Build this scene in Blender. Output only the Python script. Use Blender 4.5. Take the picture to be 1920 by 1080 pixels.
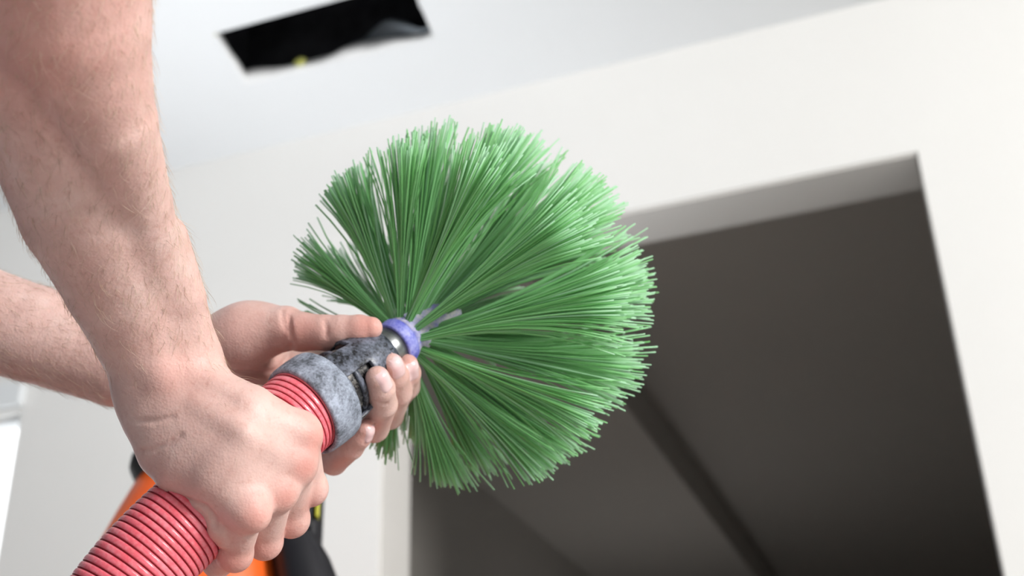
import bpy, bmesh, math, random
import numpy as np
from mathutils import Vector, Matrix

for o in list(bpy.data.objects):
    bpy.data.objects.remove(o, do_unlink=True)
SC = bpy.context.scene
COL = SC.collection
rng = np.random.default_rng(7)
random.seed(7)

# ------------------------------------------------------------------ camera
F = 2400.0                 # focal length in pixels of a 1920 px wide frame
CAMH = 0.70                # the photographer crouches
UP = np.array([826 - 960, 540 + 4033, -F]); UP /= np.linalg.norm(UP)
FWD = np.array([0, 0, -1.0])
YA = FWD - FWD.dot(UP) * UP; YA /= np.linalg.norm(YA)
XA = np.cross(YA, UP)
ROT = np.array([XA, YA, UP])          # world = ROT @ camera
CAM = np.array([0, 0, CAMH])
cd = bpy.data.cameras.new('camera')
cam = bpy.data.objects.new('camera', cd); COL.objects.link(cam)
cam.matrix_world = Matrix.Translation(CAM) @ Matrix(ROT.tolist()).to_4x4()
cd.sensor_width = 36.0; cd.lens = 36.0 * F / 1920.0
cd.clip_start = 0.05
cd.dof.use_dof = True
cd.dof.focus_distance = 0.735
cd.dof.aperture_fstop = 6.8
SC.camera = cam

# ------------------------------------------------------------------ light
world = bpy.data.worlds.new('daylight'); SC.world = world
world.use_nodes = True
bg = world.node_tree.nodes['Background']
bg.inputs[0].default_value = (0.93, 0.97, 1.0, 1)
bg.inputs[1].default_value = 0.36

def area_light(name, pos, target, size, size_y, power, color):
    ld = bpy.data.lights.new(name, 'AREA'); ld.shape = 'RECTANGLE'
    ld.size = size; ld.size_y = size_y; ld.energy = power; ld.color = color
    lo = bpy.data.objects.new(name, ld); COL.objects.link(lo)
    lo.location = pos
    lo.rotation_euler = (Vector(target) - Vector(pos)).to_track_quat('-Z', 'Y').to_euler()
    return lo
area_light('window_daylight', (2.9, -1.6, 2.3), (-0.1, 0.95, 1.05), 0.9, 0.9, 188, (1.0, 0.97, 0.93))
up = area_light('ceiling_fill', (-0.45, 1.85, 0.2), (-0.55, 1.75, 2.44), 0.8, 0.4, 5, (0.95, 0.975, 1.0))  # added fill below the frame to brighten the ceiling, not a real lamp
up.data.spread = math.radians(72)
hl = area_light('back_room_fill', (0.50, 5.05, 0.9), (0.30, 5.1, 2.44), 0.4, 0.4, 1.0, (1.0, 0.97, 0.95))  # added unseen fill that lifts the dim room, no actual lamp there
SC.view_settings.view_transform = 'Standard'
SC.view_settings.look = 'None'
SC.view_settings.exposure = 0.42
SC.view_settings.gamma = 1.0
SC.view_settings.use_curve_mapping = False

# ------------------------------------------------------------------ helpers
def cam2world(P):
    """camera-frame mm (x right, y up, z away) -> world metres"""
    P = np.asarray(P, dtype=float)
    Q = P * np.array([0.001, 0.001, -0.001])
    return Q @ ROT.T + CAM

def dir2world(d):
    d = np.asarray(d, dtype=float) * np.array([1, 1, -1])
    return ROT @ d

def K(px, py, D):
    return np.array([(px - 960) / F * D, (540 - py) / F * D, D])

def mesh_obj(name, V, Fc, mat, parent=None, smooth=True, mats=None, fmat=None):
    me = bpy.data.meshes.new(name)
    V = np.asarray(V, dtype=np.float32)
    if isinstance(Fc, np.ndarray) and Fc.ndim == 2:
        n, k = Fc.shape
        me.vertices.add(len(V)); me.vertices.foreach_set('co', V.ravel())
        me.loops.add(n * k); me.loops.foreach_set('vertex_index', Fc.astype(np.int32).ravel())
        me.polygons.add(n)
        me.polygons.foreach_set('loop_start', np.arange(0, n * k, k, dtype=np.int32))
        me.polygons.foreach_set('loop_total', np.full(n, k, dtype=np.int32))
        me.update(calc_edges=True)
    else:
        me.from_pydata([tuple(map(float, v)) for v in V], [], [tuple(int(i) for i in f) for f in Fc])
    me.validate()
    if mats:
        for m in mats: me.materials.append(m)
    elif mat: me.materials.append(mat)
    if fmat is not None: me.polygons.foreach_set('material_index', np.asarray(fmat, dtype=np.int32))
    if smooth: me.polygons.foreach_set('use_smooth', np.ones(len(me.polygons), dtype=bool))
    o = bpy.data.objects.new(name, me); COL.objects.link(o)
    if parent: o.parent = parent; o.matrix_parent_inverse = parent.matrix_world.inverted()
    return o

def empty(name, loc=(0, 0, 0)):
    o = bpy.data.objects.new(name, None); COL.objects.link(o)
    o.location = loc; o.empty_display_size = 0.05
    o.matrix_world = Matrix.Translation(Vector(loc))
    return o

def tag(o, label=None, cat=None, group=None, kind=None):
    if label: o['label'] = label
    if cat: o['category'] = cat
    if group: o['group'] = group
    if kind: o['kind'] = kind
    return o

class MB:
    """collects boxes and quads"""
    def __init__(s): s.v = []; s.f = []
    def box(s, o, ax, ay, az, a0, a1, b0, b1, c0, c1):
        o, ax, ay, az = map(np.asarray, (o, ax, ay, az)); k = len(s.v)
        for c in (c0, c1):
            for b in (b0, b1):
                for a in (a0, a1):
                    s.v.append(o + ax * a + ay * b + az * c)
        for f in ((0, 2, 3, 1), (4, 5, 7, 6), (0, 1, 5, 4), (2, 6, 7, 3), (0, 4, 6, 2), (1, 3, 7, 5)):
            s.f.append(tuple(k + i for i in f))
    def build(s, name, mat, parent=None, smooth=False, bevel=0):
        o = mesh_obj(name, np.array(s.v), s.f, mat, parent, smooth)
        if bevel:
            b = o.modifiers.new('bevel', 'BEVEL'); b.width = bevel; b.segments = 3; b.limit_method = 'ANGLE'
        return o

def frame_from(ax, ref=(0, 0, 1.0)):
    ax = np.asarray(ax, float); ax = ax / np.linalg.norm(ax)
    e1 = np.cross(ref, ax); e1 /= np.linalg.norm(e1)
    return ax, e1, np.cross(ax, e1)

def lathe(o, ax, prof, n=64, skip=None, close=True):
    """revolve (t, r) rows about ax through o; skip(i_row, j) drops faces"""
    a, e1, e2 = frame_from(ax)
    V = []; Fs = []
    for (t, r) in prof:
        for j in range(n):
            th = 2 * math.pi * j / n
            V.append(np.asarray(o) + a * t + r * (e1 * math.cos(th) + e2 * math.sin(th)))
    for i in range(len(prof) - 1):
        for j in range(n):
            if skip and skip(i, j): continue
            k = (j + 1) % n
            Fs.append((i * n + j, i * n + k, (i + 1) * n + k, (i + 1) * n + j))
    return V, Fs

# ------------------------------------------------------------------ materials
def new_mat(name, col, rough=0.5, spec=0.5, metal=0.0):
    m = bpy.data.materials.new(name); m.use_nodes = True
    b = m.node_tree.nodes['Principled BSDF']
    b.inputs['Base Color'].default_value = (*col, 1)
    b.inputs['Roughness'].default_value = rough
    b.inputs['Specular IOR Level'].default_value = spec
    b.inputs['Metallic'].default_value = metal
    return m, m.node_tree, b

def noise(nt, scale, detail=4, rough=0.55, vec=None, dist=0.0):
    n = nt.nodes.new('ShaderNodeTexNoise'); n.inputs['Scale'].default_value = scale
    n.inputs['Detail'].default_value = detail; n.inputs['Roughness'].default_value = rough
    n.inputs['Distortion'].default_value = dist
    if vec is not None: nt.links.new(vec, n.inputs['Vector'])
    return n

def coords(nt):
    return nt.nodes.new('ShaderNodeTexCoord').outputs['Object']

def ramp(nt, fac, stops):
    r = nt.nodes.new('ShaderNodeValToRGB'); e = r.color_ramp.elements
    e[0].position, e[0].color = stops[0][0], (*stops[0][1], 1)
    e[1].position, e[1].color = stops[-1][0], (*stops[-1][1], 1)
    for p, c in stops[1:-1]:
        x = e.new(p); x.color = (*c, 1)
    nt.links.new(fac, r.inputs[0]); return r

def mixc(nt, fac, a, b):
    m = nt.nodes.new('ShaderNodeMix'); m.data_type = 'RGBA'
    for s, v in ((m.inputs[0], fac), (m.inputs[6], a), (m.inputs[7], b)):
        if hasattr(v, 'links') or hasattr(v, 'is_linked'): nt.links.new(v, s)
        elif isinstance(v, (int, float)): s.default_value = v
        else: s.default_value = (*v, 1)
    return m.outputs[2]

def bump(nt, b, height, strength, dist, prev=None):
    n = nt.nodes.new('ShaderNodeBump'); n.inputs['Strength'].default_value = strength
    n.inputs['Distance'].default_value = dist
    nt.links.new(height, n.inputs['Height'])
    if prev: nt.links.new(prev.outputs[0], n.inputs['Normal'])
    nt.links.new(n.outputs[0], b.inputs['Normal']); return n

def plaster(name, col, var=0.02, bs=0.15):
    m, nt, b = new_mat(name, col, 0.85, 0.2)
    c = coords(nt)
    n = noise(nt, 3.0, 3, vec=c)
    r = ramp(nt, n.outputs[0], [(0.3, tuple(x * (1 - var) for x in col)), (0.7, col)])
    nt.links.new(r.outputs[0], b.inputs['Base Color'])
    n2 = noise(nt, 160.0, 3, vec=c); bump(nt, b, n2.outputs[0], bs, 0.002)
    return m
M_wall = plaster('wall_paint', (0.84, 0.838, 0.825))
M_ceil = plaster('ceiling_paint', (0.80, 0.82, 0.84))
M_reveal = plaster('reveal_plaster', (0.80, 0.785, 0.76), 0.05, 0.6)
M_back = plaster('grey_room_paint', (0.62, 0.595, 0.56))
M_floor = plaster('floor_screed', (0.50, 0.49, 0.47), 0.15)
M_edge = plaster('cut_plasterboard_edge', (0.86, 0.87, 0.88), 0.15, 0.9)
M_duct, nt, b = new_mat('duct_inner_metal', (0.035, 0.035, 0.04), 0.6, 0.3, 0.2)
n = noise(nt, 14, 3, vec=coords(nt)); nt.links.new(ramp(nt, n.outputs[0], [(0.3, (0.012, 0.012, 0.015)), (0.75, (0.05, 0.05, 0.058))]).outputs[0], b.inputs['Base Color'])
M_liner, nt, b = new_mat('grey_duct_liner', (0.22, 0.25, 0.28), 0.8, 0.2)
bump(nt, b, noise(nt, 90, 4, vec=coords(nt)).outputs[0], 0.6, 0.004)
M_insul, nt, b = new_mat('yellow_insulation', (0.55, 0.56, 0.16), 0.95, 0.1)
bump(nt, b, noise(nt, 300, 4, vec=coords(nt)).outputs[0], 0.8, 0.004)
M_frame, nt, b = new_mat('white_window_frame', (0.80, 0.83, 0.85), 0.4, 0.4)
bump(nt, b, noise(nt, 60, 2, vec=coords(nt)).outputs[0], 0.05, 0.001)
M_glass, nt, b = new_mat('window_glass', (1, 1, 1), 0.02, 0.5)
b.inputs['Transmission Weight'].default_value = 1.0; b.inputs['IOR'].default_value = 1.02
b.inputs['Emission Color'].default_value = (0.97, 0.99, 1.0, 1); b.inputs['Emission Strength'].default_value = 0.7     # the pane itself emits, standing in for bright daylight outside

# ------------------------------------------------------------------ the room
HV = np.array([0.9443854, -0.32884072, 0.0])      # along the front wall, to the right
NV = np.array([0.32884072, 0.9443854, 0.0])       # into the front wall
ZV = np.array([0, 0, 1.0])
WD = NV @ np.array([-0.84499235, 2.6469208, 2.44])
WO = NV * WD                                       # foot of the wall below the camera
CE = 2.44; TH = 0.142
DL, DR, DT = -1.066, 0.063, 2.062                  # doorway
WL, WR, WB, WT = -3.1, -1.99, 0.85, 1.862          # window

def wbox(mb, s0, s1, d0, d1, z0, z1): mb.box(WO, HV, NV, ZV, s0, s1, d0, d1, z0, z1)
XL, XR = -4.2, 3.2
w = MB()
wbox(w, XL, WL, 0, TH, 0, CE + .1); wbox(w, WL, WR, 0, TH, 0, WB); wbox(w, WL, WR, 0, TH, WT, CE + .1)
wbox(w, WR, DL, 0, TH, 0, CE + .1); wbox(w, DL, DR, 0, TH, DT, CE + .1); wbox(w, DR, XR, 0, TH, 0, CE + .1)
tag(w.build('wall_front', M_wall), 'white painted wall with a wide open doorway and a window', kind='structure')

# doorway reveal: soffit and side lining are rougher unpainted plaster
w = MB(); wbox(w, DL + .003, DR - .003, 0.006, TH - .003, DT - .004, DT + .004)
tag(w.build('trim_1', M_reveal), 'rough grey plaster soffit over the doorway', kind='structure')
w = MB(); wbox(w, DL - .004, DL + .004, 0.006, TH - .003, 0.0, DT - .005)
tag(w.build('trim_2', M_reveal), 'grey plaster lining on the doorway side', kind='structure')

fl = MB(); fl.box(WO, HV, NV, ZV, XL - .3, XR + .3, -4.2, 6.2, -0.08, 0.0)
tag(fl.build('floor', M_floor), 'grey screed floor below the picture', kind='structure')

# ceiling with the cut duct opening
hc = [(-1.276, -0.413), (-1.302, -0.2375), (-0.852, -0.232), (-0.829, -0.413)]
outer = [(XL, -3.2), (XL, TH), (XR, TH), (XR, -3.2)]
V = []; Fs = []
for z in (CE, CE + 0.022):
    for p in outer + hc: V.append(WO + HV * p[0] + NV * p[1] + ZV * z)
for i in range(4):
    j = (i + 1) % 4
    Fs.append((i, j, 4 + j, 4 + i)); Fs.append((8 + i, 12 + i, 12 + j, 8 + j)); Fs.append((i, 8 + i, 8 + j, j))
tag(mesh_obj('ceiling', V, Fs, M_ceil, smooth=False), 'flat white ceiling with a rectangular hole cut in it', kind='structure')

# ragged cut edge of the plasterboard, one strip for each side, slightly uneven
duct = empty('ceiling_duct', WO + HV * -1.07 + NV * -0.32 + ZV * (CE + .03))
tag(duct, 'dark rectangular air duct opening cut in the white ceiling', 'duct opening')
def P2(p, z): return WO + HV * p[0] + NV * p[1] + ZV * z
for i in range(4):
    a = np.array(hc[i]); c_ = np.array(hc[(i + 1) % 4]); L = np.linalg.norm(c_ - a)
    t = (c_ - a) / L; inn = np.array([t[1], -t[0]])
    cen = np.mean(hc, axis=0)
    if inn @ (cen - a) < 0: inn = -inn
    N = 48; V = []; Fs = []
    lip = 0.012 if i == 1 else 0.003
    for k in range(N + 1):
        q = a + t * L * k / N
        e = lip * (0.55 + 0.45 * math.sin(k * .37 + i) * math.cos(k * .13)) + abs(rng.normal(0, .0012))
        zt = 0.020 + 0.01 * math.sin(k * .21 + 1.3 * i) * (1 if i == 1 else .2)
        for (of, z) in ((-.002, -.0008), (e * .35, .001), (e, .008), (e * .8, zt), (-.002, zt + .002)):
            V.append(P2(q + inn * of, CE + z))
    for k in range(N):
        for r_ in range(4):
            Fs.append((k * 5 + r_, k * 5 + r_ + 1, k * 5 + 5 + r_ + 1, k * 5 + 5 + r_))
    mesh_obj('cut_edge', V, Fs, M_edge, duct)
# sheet metal duct above
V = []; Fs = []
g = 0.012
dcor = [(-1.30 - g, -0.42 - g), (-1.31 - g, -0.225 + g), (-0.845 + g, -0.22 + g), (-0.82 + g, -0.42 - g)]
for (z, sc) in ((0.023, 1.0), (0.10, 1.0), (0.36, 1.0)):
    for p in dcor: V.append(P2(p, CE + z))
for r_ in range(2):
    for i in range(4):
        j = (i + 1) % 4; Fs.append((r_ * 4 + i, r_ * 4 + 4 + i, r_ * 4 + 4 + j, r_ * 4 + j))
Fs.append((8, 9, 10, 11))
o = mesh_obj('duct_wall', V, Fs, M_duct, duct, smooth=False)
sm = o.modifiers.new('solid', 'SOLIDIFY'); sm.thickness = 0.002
# crumpled grey liner hanging at the wall side of the duct
V = []; Fs = []; nu, nv = 26, 8
for i in range(nu):
    for j in range(nv):
        s_ = i / (nu - 1); t_ = j / (nv - 1)
        hgt = 0.055 * max(0.0, math.sin(min(1, s_ * 1.15) * math.pi)) ** .7 + .004
        V.append(P2((-1.06 + .205 * s_, -0.222 - .012 * math.sin(t_ * 3) - .010 * math.sin(7 * s_ + 4 * t_)), CE + .02 + hgt * t_))
for i in range(nu - 1):
    for j in range(nv - 1):
        Fs.append((i * nv + j, i * nv + nv + j, i * nv + nv + j + 1, i * nv + j + 1))
mesh_obj('torn_liner', V, Fs, M_liner, duct)
def lump(name, cen, rad, mat, parent, seed):
    r_ = np.random.default_rng(seed); bm = bmesh.new()
    bmesh.ops.create_icosphere(bm, subdivisions=3, radius=1)
    for v in bm.verts:
        c = v.co; k = 1 + .25 * math.sin(5 * c.x + seed) * math.cos(4 * c.y) + .15 * math.sin(9 * c.z + 3 * c.x)
        p = np.asarray(cen) + HV * c.x * rad[0] * k + NV * c.y * rad[1] * k + ZV * c.z * rad[2] * k
        v.co = Vector(p)
    me = bpy.data.meshes.new(name); bm.to_mesh(me); bm.free(); me.materials.append(mat)
    me.polygons.foreach_set('use_smooth', np.ones(len(me.polygons), dtype=bool))
    o = bpy.data.objects.new(name, me); COL.objects.link(o); o.parent = parent
    o.matrix_parent_inverse = parent.matrix_world.inverted(); return o
tag(lump('insulation_scrap', P2((-1.165, -.247), CE + .014), (.013, .006, .009), M_insul, duct, 3), 'scrap of yellow insulation')
tag(lump('insulation_scrap', P2((-1.277, -.411), CE + .006), (.006, .004, .007), M_insul, duct, 5), 'scrap of yellow insulation')

# dark room behind the doorway
bk = MB(); B0 = TH + .001
bk.box(WO, HV, NV, ZV, -1.75, -1.65, B0, 6.0, 0, CE + .1)
tag(bk.build('wall_left', M_back), 'grey wall of the dim room beyond the doorway', kind='structure')
bk = MB(); bk.box(WO, HV, NV, ZV, 1.6, 1.7, B0, 6.0, 0, CE + .1)
tag(bk.build('wall_right', M_back), 'unlit side wall of the room beyond the doorway', kind='structure')
bk = MB(); bk.box(WO, HV, NV, ZV, -1.65, 1.6, 5.9, 6.0, 0, CE + .1)
tag(bk.build('wall_back', M_back), 'far wall of the dim room beyond the doorway', kind='structure')
bk = MB(); bk.box(WO, HV, NV, ZV, -1.65, 1.6, B0, 5.9, CE, CE + .1)
tag(bk.build('ceiling_back_room', M_back), 'dark grey ceiling seen through the doorway', kind='structure')
bk = MB(); bk.box(WO, HV, NV, ZV, -1.65, -0.93, B0 + .1, 5.9, CE - .16, CE)
tag(bk.build('trim_3', M_back, bevel=.004), 'boxed bulkhead along the ceiling edge in the dim room', kind='structure')

# window at the far left
wn = MB(); fw_ = .045
wbox(wn, WL, WL + fw_, .05, .10, WB, WT); wbox(wn, WR - .012, WR, .03, .10, WB, WT)
wbox(wn, WL, WR, .05, .10, WB, WB + fw_); wbox(wn, WL, WR, .03, .10, WT - .014, WT)
win = wn.build('window_1', M_frame, bevel=.002)
tag(win, 'bright overexposed window with a slim pale frame', kind='structure')
wn = MB(); wbox(wn, WL + fw_, WR - .012, .070, .076, WB + fw_, WT - .014); wn.build('pane', M_glass, win)
wn = MB(); wbox(wn, WL - .05, WR + .008, -.022, -.001, WT + .008, WT + .065)
wn.build('blind_rail', M_frame, win, bevel=.004)

# ------------------------------------------------------------------ implicit modelling
class Vol:
    def __init__(s, lo, hi, h):
        s.lo = np.asarray(lo, float); s.h = h
        s.n = (np.ceil((np.asarray(hi) - s.lo) / h).astype(int) + 1)
        s.D = np.full(s.n, 30.0, dtype=np.float32)
        s.ax = [(s.lo[i] + h * np.arange(s.n[i])).astype(np.float32) for i in range(3)]
    def sub(s, lo, hi):
        sl = []
        for i in range(3):
            a = int(max(0, math.floor((lo[i] - s.lo[i]) / s.h))); b = int(min(s.n[i], math.ceil((hi[i] - s.lo[i]) / s.h) + 1))
            if b <= a: return None
            sl.append(slice(a, b))
        X = s.ax[0][sl[0]][:, None, None]; Y = s.ax[1][sl[1]][None, :, None]; Z = s.ax[2][sl[2]][None, None, :]
        return tuple(sl), X, Y, Z
    @staticmethod
    def cone(X, Y, Z, a, b, ra, rb):
        ba = b - a; L2 = max(float(ba @ ba), 1e-6)
        h = ((X - a[0]) * ba[0] + (Y - a[1]) * ba[1] + (Z - a[2]) * ba[2]) / L2
        h = np.clip(h, 0, 1)
        d = np.sqrt((X - a[0] - h * ba[0]) ** 2 + (Y - a[1] - h * ba[1]) ** 2 + (Z - a[2] - h * ba[2]) ** 2)
        return d - (ra + (rb - ra) * h)
    def chain(s, pts, k=4.0, kroot=None, rootlen=16.0, bumps=(), sub=False):
        """pts: rows (px,py,D,r) joined by tapered capsules, then blended into the volume"""
        P = [K(p[0], p[1], p[2]) for p in pts]; R = [p[3] for p in pts]
        s.chain3(P, R, k, kroot, rootlen, [(K(*q[:3]), q[3]) for q in bumps], sub)
    def chain3(s, P, R, k=4.0, kroot=None, rootlen=16.0, bumps=(), sub=False):
        P = [np.asarray(p, float) for p in P]
        m = max(k, kroot or 0) + 4
        lo = np.min([p - r for p, r in zip(P, R)], axis=0) - m; hi = np.max([p + r for p, r in zip(P, R)], axis=0) + m
        q = s.sub(lo, hi)
        if q is None: return
        sl, X, Y, Z = q
        d = None
        if len(P) == 1:
            d = np.sqrt((X - P[0][0]) ** 2 + (Y - P[0][1]) ** 2 + (Z - P[0][2]) ** 2) - R[0]
        for i in range(len(P) - 1):
            e = s.cone(X, Y, Z, P[i], P[i + 1], R[i], R[i + 1])
            d = e if d is None else smin(d, e, 2.0)
        for (c, r) in bumps:
            e = np.sqrt((X - c[0]) ** 2 + (Y - c[1]) ** 2 + (Z - c[2]) ** 2) - r
            d = smin(d, e, 4.0)
        kk = k
        if kroot:
            dr = np.sqrt((X - P[0][0]) ** 2 + (Y - P[0][1]) ** 2 + (Z - P[0][2]) ** 2)
            kk = k + (kroot - k) * np.exp(-(dr / rootlen) ** 2)
        if sub: s.D[sl] = -smin(-s.D[sl], d, kk)
        else: s.D[sl] = smin(s.D[sl], d, kk)
    def ell(s, c, axes, k=6.0):
        """c camera mm, axes three semi-axis vectors (orthogonal, mm)"""
        A = [np.asarray(a, float) for a in axes]; m = max(np.linalg.norm(a) for a in A) + k + 4
        q = s.sub(c - m, c + m)
        if q is None: return
        sl, X, Y, Z = q
        k0 = 0; k1 = 0
        for a in A:
            r = np.linalg.norm(a); u = a / r
            t = (X - c[0]) * u[0] + (Y - c[1]) * u[1] + (Z - c[2]) * u[2]
            k0 = k0 + (t / r) ** 2; k1 = k1 + (t / r ** 2) ** 2
        k0 = np.sqrt(k0); k1 = np.sqrt(k1) + 1e-6
        s.D[sl] = smin(s.D[sl], k0 * (k0 - 1) / k1, k)
    def surf(s, px, py, d0=560, d1=960):
        D = d0
        while D < d1:
            p = K(px, py, D)
            if ((p > s.lo + s.h) & (p < s.lo + (s.n - 2) * s.h)).all():
                v = s.at(p)
                if v < 0.02: return p
                D += max(.25, min(8, v * .8))
            else: D += 4
        return None
    def crease(s, pts, r=1.3, dep=.8, k=1.6):
        P = []
        for (x0, y0), (x1, y1) in zip(pts[:-1], pts[1:]):
            n = max(2, int(math.hypot(x1 - x0, y1 - y0) / 4))
            for i in range(n): P.append((x0 + (x1 - x0) * i / n, y0 + (y1 - y0) * i / n))
        Q = []
        for i, (x, y) in enumerate(P):
            p = s.surf(x, y)
            if p is None: continue
            t = i / (len(P) - 1); f = min(1, 4 * t * (1 - t) + .15)
            Q.append((p + s.grad(p) * (r - dep * f), r))
        for a, b in zip(Q[:-1], Q[1:]):
            if np.linalg.norm(a[0] - b[0]) < 8: s.chain3([a[0], b[0]], [a[1], b[1]], k, sub=True)
    def at(s, p):
        q = (np.asarray(p) - s.lo) / s.h
        i = np.clip(np.floor(q).astype(int), 0, s.n - 2); f = q - i
        r = 0.0
        for dx in (0, 1):
            for dy in (0, 1):
                for dz in (0, 1):
                    r += s.D[i[0] + dx, i[1] + dy, i[2] + dz] * (f[0] if dx else 1 - f[0]) * (f[1] if dy else 1 - f[1]) * (f[2] if dz else 1 - f[2])
        return r
    def grad(s, p):
        e = s.h; g = np.array([s.at(p + np.eye(3)[i] * e) - s.at(p - np.eye(3)[i] * e) for i in range(3)])
        return g / (np.linalg.norm(g) + 1e-9)
    def mesh(s):
        D = s.D; n = D.shape
        S = D < 0
        off = [(i, j, k) for i in (0, 1) for j in (0, 1) for k in (0, 1)]
        C = [S[i:n[0] - 1 + i, j:n[1] - 1 + j, k:n[2] - 1 + k] for i, j, k in off]
        cnt = sum(c.astype(np.int8) for c in C)
        act = (cnt > 0) & (cnt < 8)
        idx = np.argwhere(act)
        vid = np.full(act.shape, -1, dtype=np.int64); vid[act] = np.arange(len(idx))
        val = np.stack([D[idx[:, 0] + i, idx[:, 1] + j, idx[:, 2] + k] for i, j, k in off], 1)
        acc = np.zeros((len(idx), 3)); w = np.zeros(len(idx))
        offs = np.array(off, float)
        for a in range(8):
            for b in range(a + 1, 8):
                if np.abs(offs[a] - offs[b]).sum() != 1: continue
                x = (val[:, a] < 0) != (val[:, b] < 0)
                t = val[x, a] / (val[x, a] - val[x, b])
                acc[x] += offs[a] + (offs[b] - offs[a]) * t[:, None]; w[x] += 1
        V = s.lo + s.h * (idx + acc / w[:, None])
        quads = []
        for axis in range(3):
            u, v = [(1, 2), (2, 0), (0, 1)][axis]
            A = [slice(None)] * 3; B = [slice(None)] * 3
            A[axis] = slice(0, n[axis] - 1); B[axis] = slice(1, n[axis])
            for q in (u, v): A[q] = slice(1, n[q] - 1); B[q] = slice(1, n[q] - 1)
            a = S[tuple(A)]; b = S[tuple(B)]
            e = np.argwhere(a != b)
            if not len(e): continue
            inside = a[tuple(e.T)]
            base = e.copy(); base[:, u] += 1; base[:, v] += 1
            def cell(du, dv):
                c = base.copy(); c[:, u] -= du; c[:, v] -= dv; return vid[tuple(c.T)]
            q = np.stack([cell(1, 1), cell(0, 1), cell(0, 0), cell(1, 0)], 1)
            q[~inside] = q[~inside][:, ::-1]
            quads.append(q)
        Q = np.concatenate(quads); Q = Q[(Q >= 0).all(1)]
        return V, Q

def smin(a, b, k):
    h = np.maximum(k - np.abs(a - b), 0) / k
    return np.minimum(a, b) - h * h * k * 0.25

# ------------------------------------------------------------------ skin, nails, hair
M_skin, nt, b = new_mat('skin', (0.66, 0.40, 0.32), 0.5, 0.42)
c = coords(nt)
at = nt.nodes.new('ShaderNodeAttribute'); at.attribute_name = 'flush'
n1 = noise(nt, 38, 4, 0.6, c); n2 = noise(nt, 230, 3, 0.6, c)
base = ramp(nt, n1.outputs[0], [(0.30, (0.62, 0.40, 0.36)), (0.55, (0.70, 0.475, 0.43)), (0.75, (0.75, 0.555, 0.51))])
spk = ramp(nt, n2.outputs[0], [(0.28, (0.90, 0.82, 0.80)), (0.45, (1, 1, 1))])
mm = nt.nodes.new('ShaderNodeMix'); mm.data_type = 'RGBA'; mm.blend_type = 'MULTIPLY'; mm.inputs[0].default_value = 0.8
nt.links.new(base.outputs[0], mm.inputs[6]); nt.links.new(spk.outputs[0], mm.inputs[7])
fl_ = mixc(nt, at.outputs['Fac'], mm.outputs[2], (0.62, 0.235, 0.19))
nt.links.new(fl_, b.inputs['Base Color'])
b.inputs['Subsurface Weight'].default_value = 0.18
b.inputs['Subsurface Radius'].default_value = (1.0, 0.35, 0.2)
b.inputs['Subsurface Scale'].default_value = 0.004
vo = nt.nodes.new('ShaderNodeTexVoronoi'); vo.inputs['Scale'].default_value = 620; nt.links.new(c, vo.inputs['Vector'])
n3 = noise(nt, 120, 5, 0.65, c)
bp = bump(nt, b, vo.outputs['Distance'], 0.22, 0.0006)
bump(nt, b, n3.outputs[0], 0.28, 0.0016, bp)

M_nail, nt, b = new_mat('fingernail', (0.72, 0.45, 0.43), 0.25, 0.5)
n1 = noise(nt, 150, 2, vec=coords(nt)); nt.links.new(ramp(nt, n1.outputs[0], [(0.3, (0.76, 0.50, 0.51)), (0.7, (0.84, 0.62, 0.62))]).outputs[0], b.inputs['Base Color'])
M_hair, nt, b = new_mat('arm_hair', (0.36, 0.22, 0.12), 0.4, 0.5)
n1 = nt.nodes.new('ShaderNodeAttribute'); n1.attribute_name = 'tone'; nt.links.new(ramp(nt, n1.outputs['Fac'], [(0.0, (0.34, 0.21, 0.13)), (0.35, (0.55, 0.40, 0.28)), (1.0, (0.85, 0.72, 0.58))]).outputs[0], b.inputs['Base Color'])

HR = 1.15      # voxel size in mm
# ---- right arm (nearer the camera), hand on top of the hose
RA_FORE = [(60, -130, 600, 44), (85, 60, 626, 46), (128, 240, 662, 42), (173, 390, 692, 38.5), (231, 530, 723, 32.5), (270, 620, 741, 29.3), (308, 715, 754, 27)]
lo = np.array([-305, -200, 532.]); hi = np.array([-88, 188, 850.])
RV = Vol(lo, hi, HR)
def right_arm(V):
    V.chain(RA_FORE, 8)
    V.chain([(115, -130, 578, 40), (130, 40, 600, 37.5), (203, 225, 632, 23.5), (258, 375, 675, 17.5), (305, 540, 721, 15)], 5)
    V.chain([(322, 440, 712, 8), (345, 560, 730, 12), (366, 660, 746, 13)], 12)          # radius side
    # palm and back of the hand
    V.chain([(335, 690, 752, 22), (372, 738, 748, 18), (470, 768, 735, 14), (556, 812, 746, 12)], 16)
    V.chain([(325, 720, 752, 23), (362, 766, 742, 19), (460, 822, 724, 14), (547, 868, 742, 12)], 16)
    V.chain([(315, 735, 752, 23), (347, 790, 742, 19), (430, 866, 720, 14), (512, 918, 734, 11.5)], 16)
    V.chain([(305, 745, 752, 22), (332, 805, 742, 18), (400, 900, 720, 13.5), (460, 952, 717, 11)], 14)
    V.chain([(296, 790, 744, 18), (322, 838, 741, 20), (351, 874, 734, 19), (400, 929, 728, 14), (424, 953, 725, 10)], 9)
    # thenar and thumb behind the hose
    V.chain([(395, 760, 768, 17), (455, 775, 788, 15), (505, 800, 812, 12), (545, 835, 826, 10), (560, 862, 826, 8.5)], 6)
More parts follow.
